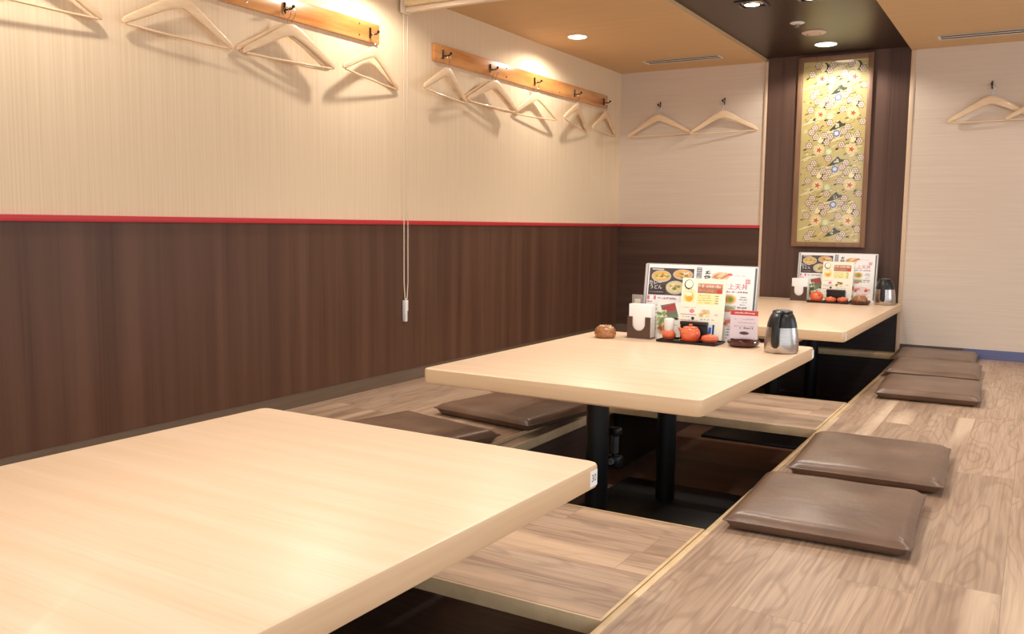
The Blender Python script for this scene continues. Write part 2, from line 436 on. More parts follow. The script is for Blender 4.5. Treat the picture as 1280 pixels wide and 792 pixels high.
# coil and knob hanging beside the front leg of the middle table
k = MB()
for i in range(9):
    k.sweep([(.012 * math.cos(a), .012 * math.sin(a), i * .0075) for a in [2 * PI * j / 12 for j in range(13)]], .0032, 6)
k.build('coil_spring', flat((120, 120, 124), .3, .8), T2, 40, (.040, -.292, .383))
k = MB().box(-.028, .028, -.022, .022, 0, .044, .006); k.lathe([(.012, 0), (.012, .02)], 16, (0, 0, .044)); k.lathe([(.010, 0), (.010, .07)], 14, (0, .0, .06))
k.build('knob_valve', M['blackp'], T2, 30, (.040, -.292, .325))
k = MB()
k.lathe([(.013, -.0), (.013, .012)], 16, (0, 0, 0))
k.bm.verts.ensure_lookup_table()
bmesh.ops.rotate(k.bm, verts=list(k.bm.verts), matrix=Matrix.Rotation(PI / 2, 3, 'X'))
k.build('knob_dial', flat((150, 152, 158), .35, .6), T2, 30, (.036, -.3145, .350))
MB().box(-.022, .022, -.02, .02, 0, .03, .005).box(.0 - .04, 0, -.006, .006, .006, .02, .002).build('valve_bracket', M['blackp'], T2, 30, (.040, -.292, .452))
MB().sweep([(-.0, -.37, .468), (.02, -.31, .466)], .006, 8).build('valve_arm', M['blackp'], T2)

# ------------------------------------------------------------------ cushions
def cushion_mesh(w, l, seed, hh=.060):
    rr = random.Random(seed); nx, ny = 30, 32; mid = .033
    b = bmesh.new(); top = {}; bot = {}
    def prof(d, k): t = min(1.0, d / k); return (1 - (1 - t) ** 2.6)
    ph = [rr.uniform(0, 6) for _ in range(4)]
    for i in range(nx + 1):
        for j in range(ny + 1):
            # denser rows near the rim
            u = .5 - .5 * math.cos(PI * i / nx); v = .5 - .5 * math.cos(PI * j / ny)
            u = .55 * u + .45 * i / nx; v = .55 * v + .45 * j / ny
            x = (u - .5) * w; y = (v - .5) * l
            bowx = 1 - .010 * (1 - (2 * v - 1) ** 2) * abs(2 * u - 1); bowy = 1 - .010 * (1 - (2 * u - 1) ** 2) * abs(2 * v - 1)
            X, Y = x * bowx, y * bowy
            dx = w / 2 - abs(x); dy = l / 2 - abs(y)
            h = prof(dx, .045) * prof(dy, .045)
            dome = .006 * math.sin(PI * u) * math.sin(PI * v)
            wob = .0016 * (math.sin(9 * x + ph[0]) * math.cos(11 * y + ph[1]) + .6 * math.sin(23 * x + 17 * y + ph[2]))
            wave = .003 * math.sin(7 * (x + y) + ph[3]) * (1 - h)
            top[i, j] = b.verts.new((X, Y, mid + wave + h * (hh - mid - .004) + h * (dome + wob)))
            g = min(1.0, dx / .024) * min(1.0, dy / .024)
            edge = i in (0, nx) or j in (0, ny)
            bot[i, j] = top[i, j] if edge else b.verts.new((X, Y, max(.001, mid + wave - g * mid)))
    for i in range(nx):
        for j in range(ny):
            b.faces.new((top[i, j], top[i + 1, j], top[i + 1, j + 1], top[i, j + 1]))
            b.faces.new((bot[i, j], bot[i, j + 1], bot[i + 1, j + 1], bot[i + 1, j]))
    mb = MB(); mb.merge(b)
    # piping seam round the rim
    rim = [top[0, 0].co] if False else None
    return mb
def cushion(label, x, y, w, l, deg, seed, z=0.0015, tilt=0.0, group='brown leatherette cushions'):
    mb = cushion_mesh(w, l, seed)
    t = thing('floor_cushion', label, 'cushion', (x, y, z), (tilt, 0, math.radians(deg)), group)
    mb.build('cover', M['leather'], t, 50)
    s = MB(); pts = []; n = 14
    for (ax, ay, bx, by) in ((-1, -1, 1, -1), (1, -1, 1, 1), (1, 1, -1, 1), (-1, 1, -1, -1)):
        for i in range(n):
            q = i / n; u = ax + (bx - ax) * q; v = ay + (by - ay) * q
            pts.append((u * w / 2 * (1 - .010 * (1 - v * v)), v * l / 2 * (1 - .010 * (1 - u * u)), .033))
    pts.append(pts[0])
    s.sweep(pts, .0026, 6).build('piping', M['leather'], t, 60)
    return t
cushion('brown cushion nearest the viewer on the open plank floor', 2.622, -4.235, .525, .585, 2.0, 1)
cushion('brown cushion just behind the nearest one, corner touching the nosing', 2.640, -3.505, .525, .62, 2.5, 2)
cushion('brown cushion foremost of the three at the far end', 2.668, -1.700, .515, .62, 2.5, 3)
cushion('brown cushion between two others at the far end', 2.615, -.925, .53, .60, 1.0, 4)
cushion('brown cushion farthest back, against the grey baseboard', 2.565, -.315, .52, .58, 1.0, 5)
cushion('brown cushion between wainscot and pit, half hidden by the nearest table', .885, -4.165, .60, .53, -12.7, 6)
cushion('brown cushion between wainscot and pit, tucked under the middle table', 1.010, -3.455, .59, .53, -9.5, 7)

# ------------------------------------------------------------------ coat rails, hooks, hangers
def hook_mesh():
    m = MB()
    m.sweep([(0, 0, .024), (0, 0, -.03)], (.0065, .004), 8, up=(1, 0, 0), power=.5)
    m.sweep([(0, .003, -.012), (0, -.018, -.013), (0, -.041, -.013), (0, -.052, -.009)], .0040, 8, up=(1, 0, 0))
    m.ball((0, -.056, -.002), .0080, 10, 8)
    m.ball((0, -.004, .015), .0036, 8, 6); m.ball((0, -.004, -.024), .0036, 8, 6)
    return m
HK = hook_mesh().build('coat_hook', M['blackm'], None, 50)
def screw(parent, loc, dark=False):
    m = MB(); m.lathe([(.0062, 0), (.0055, .002), (.003, .003)], 12)
    bmesh.ops.rotate(m.bm, verts=list(m.bm.verts), matrix=Matrix.Rotation(PI / 2, 3, 'Y'))
    return m.build('screw', M['blackm'] if dark else M['chrome'], parent, 40, loc)
def rail(label, y0, y1, hooks, screws, z0=1.872, z1=1.974):
    t = thing('coat_rail', label, 'coat rail', (0, (y0 + y1) / 2, z0))
    yc = (y0 + y1) / 2
    MB().box(0.001, .022, y0 - yc, y1 - yc, 0, z1 - z0, .0025).build('board', M['rail'], t)
    for hy in hooks:
        h = HK.copy(); COL.objects.link(h); h.parent = t
        h.location = (.0255, hy - yc, 1.921 - z0); h.rotation_euler = (0, 0, PI / 2)
    for sy, dz, dk in screws: screw(t, (.0222, sy - yc, dz), dk)
    return t
rail('varnished pine coat rail above the nearest table', -6.4, -3.262, (-5.8, -5.20, -4.575, -3.967, -3.345),
     [(y, z, False) for y in (-5.0, -4.2, -3.43) for z in (.022, .08)])
rail('varnished pine coat rail ending near the room corner', -2.754, -.318, (-2.672, -2.143, -1.556, -.928, -.398),
     [(y, z, d) for y, d in ((-2.69, False), (-1.935, True), (-1.17, False)) for z in (.022, .08)])
WH = []
for x, lb in ((.359, 'black hook on the back wall nearest the coat rail'), (.905, 'black hook on the back wall next to the beige post'), (2.797, 'black hook alone on the bare pale wall'), (3.165, 'black hook farther along the bare pale wall')):
    h = HK.copy(); h.name = 'wall_hook'; COL.objects.link(h); h.location = (x, -.004, 1.921)
    WH.append(tag(h, lb, 'hook', 'black wall hooks'))
bpy.data.objects.remove(HK)

def hanger_parts(t):
    arm = [(-.268, .012, -.240), (-.252, .0115, -.229), (-.21, .010, -.205), (-.16, .008, -.178), (-.11, .005, -.150), (-.065, .003, -.126), (-.030, .001, -.110), (-.012, 0, -.1045), (0, 0, -.1035)]
    sz = [(.005, .007), (.0070, .0135), (.0072, .0165), (.0070, .0185), (.0070, .021), (.0070, .0245), (.007, .028), (.007, .028), (.007, .028)]
    pts = arm + [(-x, y, z) for x, y, z in reversed(arm[:-1])]; szs = sz + list(reversed(sz[:-1]))
    MB().sweep(pts, szs, 12, power=.6).build('shoulder', M['hanger'], t, 50)
    MB().sweep([(-.251, .0113, -.244), (-.12, .0113, -.247), (.12, .0113, -.247), (.251, .0113, -.244)], .0052, 10).build('trouser_bar', M['hanger'], t, 50)
    pts = [(-.021 * math.cos(math.radians(a)), 0, -.021 + .021 * math.sin(math.radians(a))) for a in range(-35, 181, 15)]
    pts = pts[:-1] + [(.021, 0, -.022), (.019, 0, -.034), (.010, 0, -.046), (.002, 0, -.056), (0, 0, -.068), (0, 0, -.086)]
    MB().sweep(pts, .0018, 8, up=(0, 1, 0)).build('wire_hook', M['chrome'], t, 60)
HG = None
def hanger(label, a, z, th, ph, d, back=False, group='wooden hangers on the coat rails'):
    global HG
    loc = (a, -d, z) if back else (d, a, z)
    rot = (0, -ph, th) if back else (0, -ph, PI / 2 + th)
    if HG is None:
        HG = thing('coat_hanger', label, 'hanger', loc, rot, group); hanger_parts(HG); return HG
    return dup(HG, loc, rot, label, group)
HZ = 1.9165
hanger('wooden hanger cut off at the picture edge beside the nearest rail', -5.20, HZ, .03, .0, .052)
hanger('large wooden hanger alone on its hook, nearest rail', -4.575, HZ, -.028, -.021, .054)
hanger('wooden hanger in front of its pair, nearest rail', -3.962, HZ, -.115, .004, .066)
hanger('wooden hanger tucked behind its pair, nearest rail', -3.972, HZ, -.115, -.034, .047)
hanger('wooden hanger at the right end of the nearest rail', -3.345, HZ, .13, -.066, .060)
hanger('wooden hanger on the first hook of the rail past the blind chain', -2.672, HZ, .115, -.038, .066)
hanger('wooden hanger in front of its pair, rail past the blind chain', -2.138, HZ, -.10, -.04, .066)
hanger('wooden hanger tucked behind its pair, rail past the blind chain', -2.149, HZ, -.10, -.055, .045)
hanger('wooden hanger on the middle hook of the far rail', -1.556, HZ, -.086, .015, .050)
hanger('narrow-looking wooden hanger second from the room corner', -.928, HZ, .13, -.09, .060)
hanger('wooden hanger on the far rail, closest to the room corner', -.398, HZ, .084, -.03, .053)
hanger('wooden hanger on the back wall nearest the room corner', .359, HZ, .05, .02, .045, True, 'wooden hangers on the back wall')
hanger('wooden hanger on the back wall beside the beige post', .905, HZ, .13, .03, .050, True, 'wooden hangers on the back wall')
hanger('wooden hanger on the bare pale wall, whole in view', 2.797, HZ, .03, .02, .034, True, 'wooden hangers on the back wall')
hanger('wooden hanger on the bare pale wall, cut off by the picture edge', 3.165, HZ, -.02, .0, .058, True, 'wooden hangers on the back wall')

# ------------------------------------------------------------------ roller blind with bead chain
t = thing('roller_blind', 'rolled-up beige roller blind with long bead chain against the wall', 'blind', (.03, -3.03, 2.19))
m = MB().sweep([(0.002, 0, -.043), (1.17, 0, -.043)], (.034, .034), 20); m.build('fabric_roll', M['fabric'], t)
MB().box(.0, 1.172, -.020, .020, -.105, -.078, .006, 3).build('bottom_bar', M['barp'], t)
MB().box(0, 1.172, .030, .034, -.095, -.04).build('fabric_drop', M['fabric'], t, 0)
MB().box(-.016, .0, -.045, .045, -.112, .005, .004).build('bracket', M['barp'], t)
ch = MB(); zt, zb = -.11, -1.70
def bead(y, z, x): ch.ball((x, y, z), .0042, 6, 4)
n = 175
for i in range(n):
    z = zt + (zb - zt) * i / n; q = min(1, (z - zb) / .12 + .25) ** .5
    bead(-.018 * q, z, -.010); bead(.018 * q, z, -.010)
for i in range(7): bead(-.018 * .5 * math.cos(PI * i / 6), zb - .008 * math.sin(PI * i / 6), -.010)
for s in (-1, 1): ch.sweep([(-.010, s * .018, zt), (-.010, s * .018, zb + .07), (-.010, s * .009, zb)], .0013, 5)
ch.build('bead_chain', M['beadp'], t, 60)
tg = MB().box(-.022, .002, -.018, .0, zb - .135, zb - .012, .003).box(-.018, -.002, .0005, .012, zb - .075, zb - .012, .002)
tg.build('chain_weight', M['whitep'], t)

# ------------------------------------------------------------------ ceiling fixtures
def spot(parent, loc, watts, size=1.9, blend=.6, col=(1.0, .86, .70), rad=.035):
    L = bpy.data.lights.new('lamp_light', 'SPOT'); L.energy = watts; L.spot_size = size; L.spot_blend = blend
    L.color = col; L.shadow_soft_size = rad
    o = bpy.data.objects.new('lamp_light', L); COL.objects.link(o); o.parent = parent; o.location = loc
    return o
def downlight(label, x, y, z, w, r=.060, size=2.85, col=(1, .91, .80)):
    t = thing('downlight', label, 'ceiling light', (x, y, z), group='round recessed ceiling lights')
    MB().lathe([(r, -.0005), (r + .008, -.004), (r + .010, -.002), (r + .010, -.0005)], 36, cap=False).build('trim_ring', M['whitep'], t, 60)
    MB().lathe([(r - .0005, -.0005), (r - .002, -.004), (r - .02, -.0055)], 36).build('lens', M['lamp'], t, 40)
    spot(t, (0, 0, -.02), w, size, .35, col)
    return t
WL = 25
for y, lb in ((-1.52, 'round lit downlight in the tan ceiling near the far coat rail'), (-3.45, 'assumed unseen round lit downlight in the tan ceiling before the blind'), (-5.3, 'assumed unseen round lit downlight in the tan ceiling over the nearest coat rail')):
    downlight(lb, .337, y, ZC, WL)  # only the far lamp is in view; the nearer ones are assumed
for y, lb in ((-1.6, 'added unseen downlight over the far cushions'), (-3.5, 'added unseen downlight over the middle of the cushion floor'), (-5.4, 'added unseen downlight over the near cushion floor')):
    downlight(lb, 3.22, y, ZC, 33, col=(1, .93, .86))  # unseen row, added to light the cushion floor
downlight('round lit downlight in the dark ceiling in front of the framed brocade', 1.742, -.36, 2.2265, 30, .070, 2.7, (1, .94, .86))

def square_light(label, x, y):
    z = 2.2265
    t = thing('square_spotlight', label, 'ceiling light', (x, y, z), group='square ceiling spotlights')
    f = MB()
    for a, b, c, d in ((-.085, .085, -.085, -.066), (-.085, .085, .066, .085), (-.085, -.066, -.066, .066), (.066, .085, -.066, .066)):
        f.box(a, b, c, d, -.008, -.0005, .002)
    f.build('square_frame', flat((70, 66, 66), .3, .3), t)
    MB().lathe([(.064, -.0006), (.060, -.004), (.046, -.010), (.044, -.010)], 32, cap=False).build('reflector', M['chrome'], t, 60)
    MB().lathe([(.044, -.001), (.043, -.009), (.03, -.012)], 28).build('lens', M['lamp'], t, 40)
    spot(t, (0, 0, -.03), 44, 2.2, .7, (1, .93, .84))
    return t
for x, y, lb in ((1.604, -1.77, 'square spotlight in the dark ceiling, on the coat-rail side'), (1.941, -1.77, 'square spotlight in the dark ceiling, on the cushion side'),
                 (1.604, -3.65, 'added unseen square spotlight over the middle table, coat-rail side'), (1.941, -3.65, 'added unseen square spotlight over the middle table, cushion side'),  # pairs over the middle and nearest tables are added, out of view
                 (1.604, -6.0, 'added unseen square spotlight over the nearest table, coat-rail side'), (1.941, -6.0, 'added unseen square spotlight over the nearest table, cushion side')):
    square_light(lb, x, y)
t = thing('smoke_detector', 'flat white round detector in the dark ceiling behind a downlight', 'detector', (1.752, -.80, 2.2265))
MB().lathe([(.080, -.0005), (.080, -.004), (.070, -.010), (.02, -.012)], 36).build('cover', flat((226, 204, 190), .5), t, 40)
mb = MB()
for i in range(24):
    a = 2 * PI * i / 24; mb.ball((.045 * math.cos(a), .045 * math.sin(a), -.0112), .003, 6, 4)
mb.build('vent_dots', flat((150, 130, 120), .5), t)
t = thing('ceiling_sprinkler', 'small white sprinkler head in the dark ceiling', 'sprinkler', (1.72, -1.14, 2.2265))
MB().lathe([(.046, -.0005), (.046, -.003), (.034, -.008), (.02, -.009)], 30).build('escutcheon', M['whitep'], t, 40)
MB().lathe([(.012, -.008), (.012, -.018), (.005, -.022), (.005, -.026), (.018, -.027), (.018, -.029)], 20).build('head', M['chrome'], t, 40)

def vent(label, x0, x1, y, rz):
    w = x1 - x0
    t = thing('slot_vent', label, 'air vent', ((x0 + x1) / 2, y, ZC), (0, 0, rz), 'white slot air vents')
    MB().box(-w / 2 + .01, w / 2 - .01, -.062, .062, -.0022, -.0004).build('dark_backing', flat((52, 46, 42), .7), t, 0)
    f = MB()
    for a, b in ((-.07, -.056), (-.010, .010), (.056, .07)): f.box(-w / 2, w / 2, a, b, -.0045, -.0024, .001)
    for s in (-1, 1): f.box(s * w / 2 - .008, s * w / 2 + .008, -.07, .07, -.0048, -.0026, .001)
    f.build('slot_frame', M['whitep'], t)
    return t
vent('white slot air vent in the tan ceiling near the room corner', .385, .985, -.40, 0)
vent('white slot air vent in the tan ceiling above the bare wall', 2.48, 3.20, -.375, 0)

# ------------------------------------------------------------------ framed brocade
def poly(mb, pts, z=0.0):
    vs = [mb.bm.verts.new((u, z, v)) for u, v in pts]
    f = mb.bm.faces.new(vs); f.material_index = mb.mi
    return f
class Print:
    """flat printed sheet in local x (u) / z (v), facing -y; layers lifted a hair each"""
    def __init__(self, coat=0.0): self.mb = MB(); self.mats = []; self.idx = {}; self.coat = coat
    def mat(self, rgb, rough=.35):
        k = (rgb, rough)
        if k not in self.idx: self.idx[k] = len(self.mats); self.mats.append(flat(rgb, rough, 0.0, .5, self.coat))
        self.mb.mi = self.idx[k]
    def y(self, layer): return -.00022 * layer - .0002
    def rect(self, u0, v0, u1, v1, rgb, layer=1, rot=0.0):
        self.mat(rgb); cx, cy = (u0 + u1) / 2, (v0 + v1) / 2; c, s = math.cos(rot), math.sin(rot)
        poly(self.mb, [(cx + (u - cx) * c - (v - cy) * s, cy + (u - cx) * s + (v - cy) * c) for u, v in ((u0, v0), (u1, v0), (u1, v1), (u0, v1))], self.y(layer))
    def ell(self, u, v, a, b, rgb, layer=1, n=20, rot=0.0):
        self.mat(rgb); c, s = math.cos(rot), math.sin(rot); pts = []
        for i in range(n):
            x, y = a * math.cos(2 * PI * i / n), b * math.sin(2 * PI * i / n); pts.append((u + x * c - y * s, v + x * s + y * c))
        poly(self.mb, pts, self.y(layer))
    def shape(self, pts, rgb, layer=1): self.mat(rgb); poly(self.mb, pts, self.y(layer))
    def flower(self, u, v, r, n, rgb, layer=1, inner=.55):
        self.mat(rgb); pts = []
        for i in range(n * 6):
            a = 2 * PI * i / (n * 6); q = inner + (1 - inner) * abs(math.cos(a * n / 2)); pts.append((u + r * q * math.cos(a), v + r * q * math.sin(a)))
        poly(self.mb, pts, self.y(layer))
    def strokes(self, u0, v0, u1, h, rgb, rr, layer=1, dens=.8):
        u = u0
        while u < u1:
            w = h * rr.uniform(.35, .9)
            if rr.random() < dens:
                self.rect(u, v0 + h * rr.uniform(0, .25), u + w * .8, v0 + h * rr.uniform(.5, 1), rgb, layer)
            u += w
    def text(self, s, u, v, size, rgb, layer=3, rot=0.0, squash=1.0):
        self.mat(rgb); b = text_bm(s, size)
        self.mb.merge(b, Matrix.Translation((u, self.y(layer), v)) @ Matrix.Rotation(PI / 2, 4, 'X') @ Matrix.Rotation(rot, 4, 'Z') @ Matrix.Diagonal((squash, 1, 1, 1)))
    def bowl(self, u, v, a, b, food, spots, rr, layer=2, rim=(198, 190, 176)):
        self.ell(u, v, a, b, rim, layer); self.ell(u, v + b * .06, a * .86, b * .8, food, layer + 1)
        for rgb in spots:
            for _ in range(5):
                th = rr.uniform(0, 6.28); q = rr.uniform(0, .6)
                self.ell(u + a * q * math.cos(th), v + b * q * math.sin(th), a * rr.uniform(.1, .24), b * rr.uniform(.1, .22), rgb, layer + 2, 9)
    def build(self, name, parent): 
        o = self.mb.build(name, self.mats, parent, 0)
        return o

def brocade():
    t = thing('framed_brocade', 'tall framed gold floral brocade on the dark back panel', 'wall art', (1.748, 0, .775))
    W, H, fw = .540, 1.43, .036
    f = MB(); y0, y1 = -.028, .0015
    for a, b, c, d in ((-W / 2, -W / 2 + fw, 0, H), (W / 2 - fw, W / 2, 0, H), (-W / 2 + fw, W / 2 - fw, 0, fw), (-W / 2 + fw, W / 2 - fw, H - fw, H)):
        f.box(a, b, y0, y1, c, d, .002)
    f.build('picture_frame', M['frame'], t)
    P = Print(1.0); rr = random.Random(3)
    iw, ih = W / 2 - fw, H - 2 * fw
    gold = (202, 184, 122); pale = (230, 219, 170); olive = (150, 140, 78); dk = (58, 54, 40)
    P.rect(-iw, fw, iw, H - fw, gold, 0)
    def clip(u, v, m=.0): return -iw + m < u < iw - m and fw + m < v < H - fw - m
    per, ux = .2665, .235
    # slanting cloud bands and filler
    for r in range(-1, 7):
        for bu, bv in ((-.02, .03), (.10, .19), (-.16, .11), (.02, .235)):
            vb = fw + r * per + bv
            for sh, (h, rgb) in enumerate(((.020, (168, 150, 92)), (.017, pale))):
                pts = []
                for i in range(13): pts.append((bu - .075 + .15 * i / 12, vb + .05 * (i / 12 - .5) + h * (.55 + .45 * abs(math.sin(PI * i / 3))) * math.sin(PI * (i + .3) / 12.6)))
                for i in range(12, -1, -1): pts.append((bu - .075 + .15 * i / 12, vb + .05 * (i / 12 - .5) - h * .35 * math.sin(PI * (i + .3) / 12.6)))
                pts = [(max(-iw + .002, min(iw - .002, u)), max(fw + .002, min(H - fw - .002, v))) for u, v in pts]
                if fw + .03 < vb < H - fw - .03: P.shape(pts, rgb, 1 + sh)
    for i in range(260):
        u, v = rr.uniform(-iw + .03, iw - .03), rr.uniform(fw + .015, H - fw - .015)
        P.ell(u, v, rr.uniform(.012, .028), rr.uniform(.003, .007), rr.choice([pale, (220, 200, 130), (186, 166, 92), pale]), 1, 12, .35)
    for i in range(240):
        u, v = rr.uniform(-iw + .012, iw - .012), rr.uniform(fw + .012, H - fw - .012)
        P.ell(u, v, rr.uniform(.003, .009), rr.uniform(.002, .005), rr.choice([olive, dk, (128, 140, 84), (196, 120, 84), olive]), 2, 8, rr.uniform(-.2, .9))
    for r in range(-1, 7):
        vb = fw + r * per
        for cu in (-1, 0, 1):
            ub = cu * ux + .005 - (.0)
            def ok(u, v, q): return clip(u, v, q)
            # chrysanthemum medallion with orange maple
            u, v = ub - .10, vb + .165
            if ok(u, v, .03):
                P.flower(u, v, .044, 12, pale, 3, .8); P.flower(u, v, .036, 12, (236, 206, 146), 4, .8); P.flower(u, v, .026, 10, (246, 230, 180), 5, .8)
                P.flower(u, v - .001, .021, 5, (196, 84, 44), 6, .3)
            # blue flower
            u, v = ub + .022, vb + .285
            if ok(u, v, .03):
                P.flower(u, v, .036, 8, (238, 228, 190), 3, .75); P.flower(u, v, .029, 8, (126, 134, 164), 4, .8); P.ell(u, v, .015, .015, (214, 222, 234), 5)
            # dark wedge (boat-like cloud) with white blossoms
            u, v = ub + .035, vb + .075
            if ok(u, v, .055):
                P.shape([(u - .068, v - .034), (u - .022, v - .028), (u + .066, v + .012), (u + .024, v + .018), (u + .006, v + .040), (u - .020, v + .016)], (66, 72, 48), 4)
                for q in range(4): P.flower(u - .01 + rr.uniform(-.014, .02), v + rr.uniform(-.008, .014), .009, 5, (232, 226, 200), 5)
                P.ell(u + .05, v - .018, .016, .007, (206, 128, 84), 5, 10, .4)
            # pale balls with dark crescent
            u, v = ub - .080, vb + .245
            if ok(u, v, .03):
                P.ell(u + .006, v, .024, .036, dk, 3, 16, .2); P.ell(u - .013, v + .002, .024, .030, (244, 232, 180), 4)
            # ringed pink flowers
            for du, dv in ((-.046, .222), (-.022, .262), (.075, .300), (.062, .20), (-.066, .272), (.108, .262), (-.03, .10), (.10, .065)):
                u, v = ub + du, vb + dv
                if ok(u, v, .024):
                    P.flower(u, v, .029, 6, (84, 74, 56), 5, .6); P.flower(u, v, .0245, 6, (238, 218, 196), 6, .6); P.ell(u, v, .012, .012, (160, 120, 112), 7); P.ell(u, v, .007, .007, (240, 226, 196), 8)
            # green-white roundel
            u, v = ub - .028, vb + .150
            if ok(u, v, .03):
                P.flower(u, v, .032, 8, (190, 204, 156), 3, .7); P.flower(u, v, .022, 8, (228, 228, 180), 4, .7)
            for du, dv in ((-.06, .12), (.09, .13), (.03, .17), (.1, .24), (-.1, .31)):
                u, v = ub + du, vb + dv
                if ok(u, v, .02): P.ell(u, v, .014, .006, rr.choice([(120, 134, 84), dk, (126, 120, 64)]), 4, 10, rr.uniform(.2, .8))
    o = P.build('brocade', t); o.location = (0, -.006, 0)
    return t
brocade()

# ------------------------------------------------------------------ table-top things
def place(xyz, yaw=0.0): return xyz
TZ = ZT + .0006

def big_menu(label, x, y, group='folded standing menus'):
    W, H = .562, .362
    t = thing('menu_stand', label, 'menu', (x, y, TZ + .0005), (math.radians(-8.5), 0, 0), group)
    MB().box(-W / 2, W / 2, .001, .004, 0, H, .0008).build('board', M['whitep'], t)
    m = MB()
    for s in (-1, 1): m.box(s * (W / 2 + .003) - .003, s * (W / 2 + .003) + .003, -.003, .006, 0, H, .001)
    m.box(-W / 2, W / 2, -.002, .0055, H + .0002, H + .003, .0008)
    m.build('clear_edge', flat((178, 174, 172), .25), t)
    rr = random.Random(11)
    P = Print()
    def U(px): return (px - 470) / 735 * W - W / 2
    def V(px): return H - (px - 158) / 485 * H
    P.rect(-W / 2, 0, W / 2, H, (246, 245, 244), 0)
    P.rect(-W / 2 + .002, .002, -W / 2 + .011, H - .002, (150, 140, 138), 1)
    P.rect(-W / 2 + .004, .002, -W / 2 + .006, H - .002, (216, 210, 208), 2)
    P.rect(W / 2 - .014, .02, W / 2 - .004, H - .006, (96, 108, 108), 1)
    # left page
    P.rect(U(492), V(365), U(795), V(184), (82, 72, 70), 1)
    P.rect(U(510), V(198), U(590), V(190), (206, 200, 196), 2)
    P.bowl(U(575), V(240), .052, .030, (222, 176, 96), [(238, 214, 140), (166, 182, 98), (236, 226, 176), (206, 150, 74)], rr)
    P.bowl(U(722), V(224), .052, .026, (226, 168, 104), [(250, 240, 220), (126, 160, 78), (236, 190, 120), (214, 140, 84)], rr)
    P.bowl(U(676), V(312), .050, .034, (216, 202, 148), [(236, 228, 188), (152, 168, 104), (220, 184, 116)], rr)
    P.rect(U(492), V(365), U(610), V(300), (66, 56, 55), 5)
    P.text('カレー', U(537), V(284), .0235, (252, 252, 250), 7, .0, 1.0)
    P.text('うどん', U(543), V(314), .0235, (252, 252, 250), 7, .0, .95)
    P.strokes(U(500), V(350), U(600), .006, (170, 160, 156), rr, 6)
    P.strokes(U(488), V(400), U(535), .022, (214, 120, 136), rr, 1, .9); P.strokes(U(492), V(418), U(525), .012, (214, 120, 136), rr, 1, .9)
    P.strokes(U(560), V(396), U(690), .013, (196, 150, 160), rr, 1, .6); P.strokes(U(560), V(388), U(690), .006, (110, 100, 104), rr, 1, .5)
    for q in range(7): P.strokes(U(492), V(440 + q * 26), U(690), .008, rr.choice([(190, 150, 158), (150, 146, 148), (206, 170, 140)]), rr, 1, .7)
    # vertical heading between the pages
    P.rect(U(812), V(248), U(846), V(172), (120, 116, 118), 1)
    for q in range(5): P.strokes(U(817), V(184 + q * 14), U(840), .007, (228, 226, 226), rr, 2, 1)
    # right page
    for x0, y0, x1, y1, w in ((872, 200, 902, 194, 6), (886, 192, 882, 214, 6), (870, 212, 906, 206, 6), (876, 204, 900, 216, 4), (862, 232, 894, 224, 6), (876, 222, 870, 246, 6), (866, 244, 906, 234, 6), (892, 222, 900, 244, 5), (884, 232, 910, 228, 4)):
        dx, dy = x1 - x0, y1 - y0; n_ = math.hypot(dx, dy); ox, oy = -dy / n_ * w / 2, dx / n_ * w / 2
        P.shape([(U(x0 + ox), V(y0 + oy)), (U(x1 + ox * .5), V(y1 + oy * .5)), (U(x1 - ox * .5), V(y1 - oy * .5)), (U(x0 - ox), V(y0 - oy))], (34, 30, 30), 3)
    P.shape([(U(905), V(262)), (U(1005), V(258)), (U(1040), V(206)), (U(960), V(198)), (U(918), V(214))], (232, 196, 150), 1)
    for q in range(14): P.ell(U(rr.uniform(925, 1015)), V(rr.uniform(208, 252)), rr.uniform(.008, .022), rr.uniform(.003, .008), rr.choice([(206, 150, 90), (120, 90, 60), (240, 214, 170), (226, 130, 100)]), 2, 10, .5)
    P.ell(U(1030), V(212), .012, .006, (222, 120, 120), 2)
    P.rect(U(1130), V(268), U(1160), V(240), (206, 120, 140), 1)
    for q in range(3): P.rect(U(1134 + q * 9), V(264), U(1138 + q * 9), V(244), (246, 232, 236), 2)
    P.text('上天丼', U(1086), V(292), .031, (196, 66, 90), 2, 0, 1.05)
    P.strokes(U(1010), V(330), U(1145), .010, (130, 120, 124), rr, 1, .7); P.strokes(U(1030), V(222), U(1130), .006, (206, 190, 196), rr, 1, .7)
    P.ell(U(1042), V(372), .031, .024, (236, 206, 150), 1); P.ell(U(1042), V(372), .022, .017, (206, 160, 84), 2); P.ell(U(1045), V(372), .011, .011, (120, 156, 60), 3)
    for q in range(4): P.strokes(U(1094), V(360 + q * 16), U(1142), .008, (150, 150, 150), rr, 1, .6)
    P.rect(U(1002), V(446), U(1082), V(410), (206, 206, 190), 1); P.ell(U(1040), V(430), .026, .010, (160, 170, 130), 2); P.ell(U(1030), V(446), .02, .006, (226, 120, 100), 2)
    for q in range(2): P.strokes(U(1090), V(428 + q * 16), U(1150), .009, (110, 116, 112), rr, 1, .8)
    P.ell(U(1085), V(524), .062, .030, (238, 214, 210), 1, 28, -.1); 
    for q in range(12): P.ell(U(rr.uniform(1020, 1150)), V(rr.uniform(505, 545)), .012, .007, rr.choice([(206, 80, 76), (226, 140, 120), (246, 236, 230)]), 2, 8)
    P.ell(U(984), V(505), .022, .020, (226, 130, 116), 1); P.ell(U(982), V(503), .012, .011, (206, 84, 76), 2)
    P.ell(U(980), V(590), .022, .020, (186, 186, 170), 1); P.ell(U(984), V(590), .012, .010, (120, 132, 96), 2)
    for q in range(4): P.strokes(U(1030), V(570 + q * 18), U(1150), .008, (120, 130, 160), rr, 1, .7)
    P.build('printed_sheet', t)
    return t
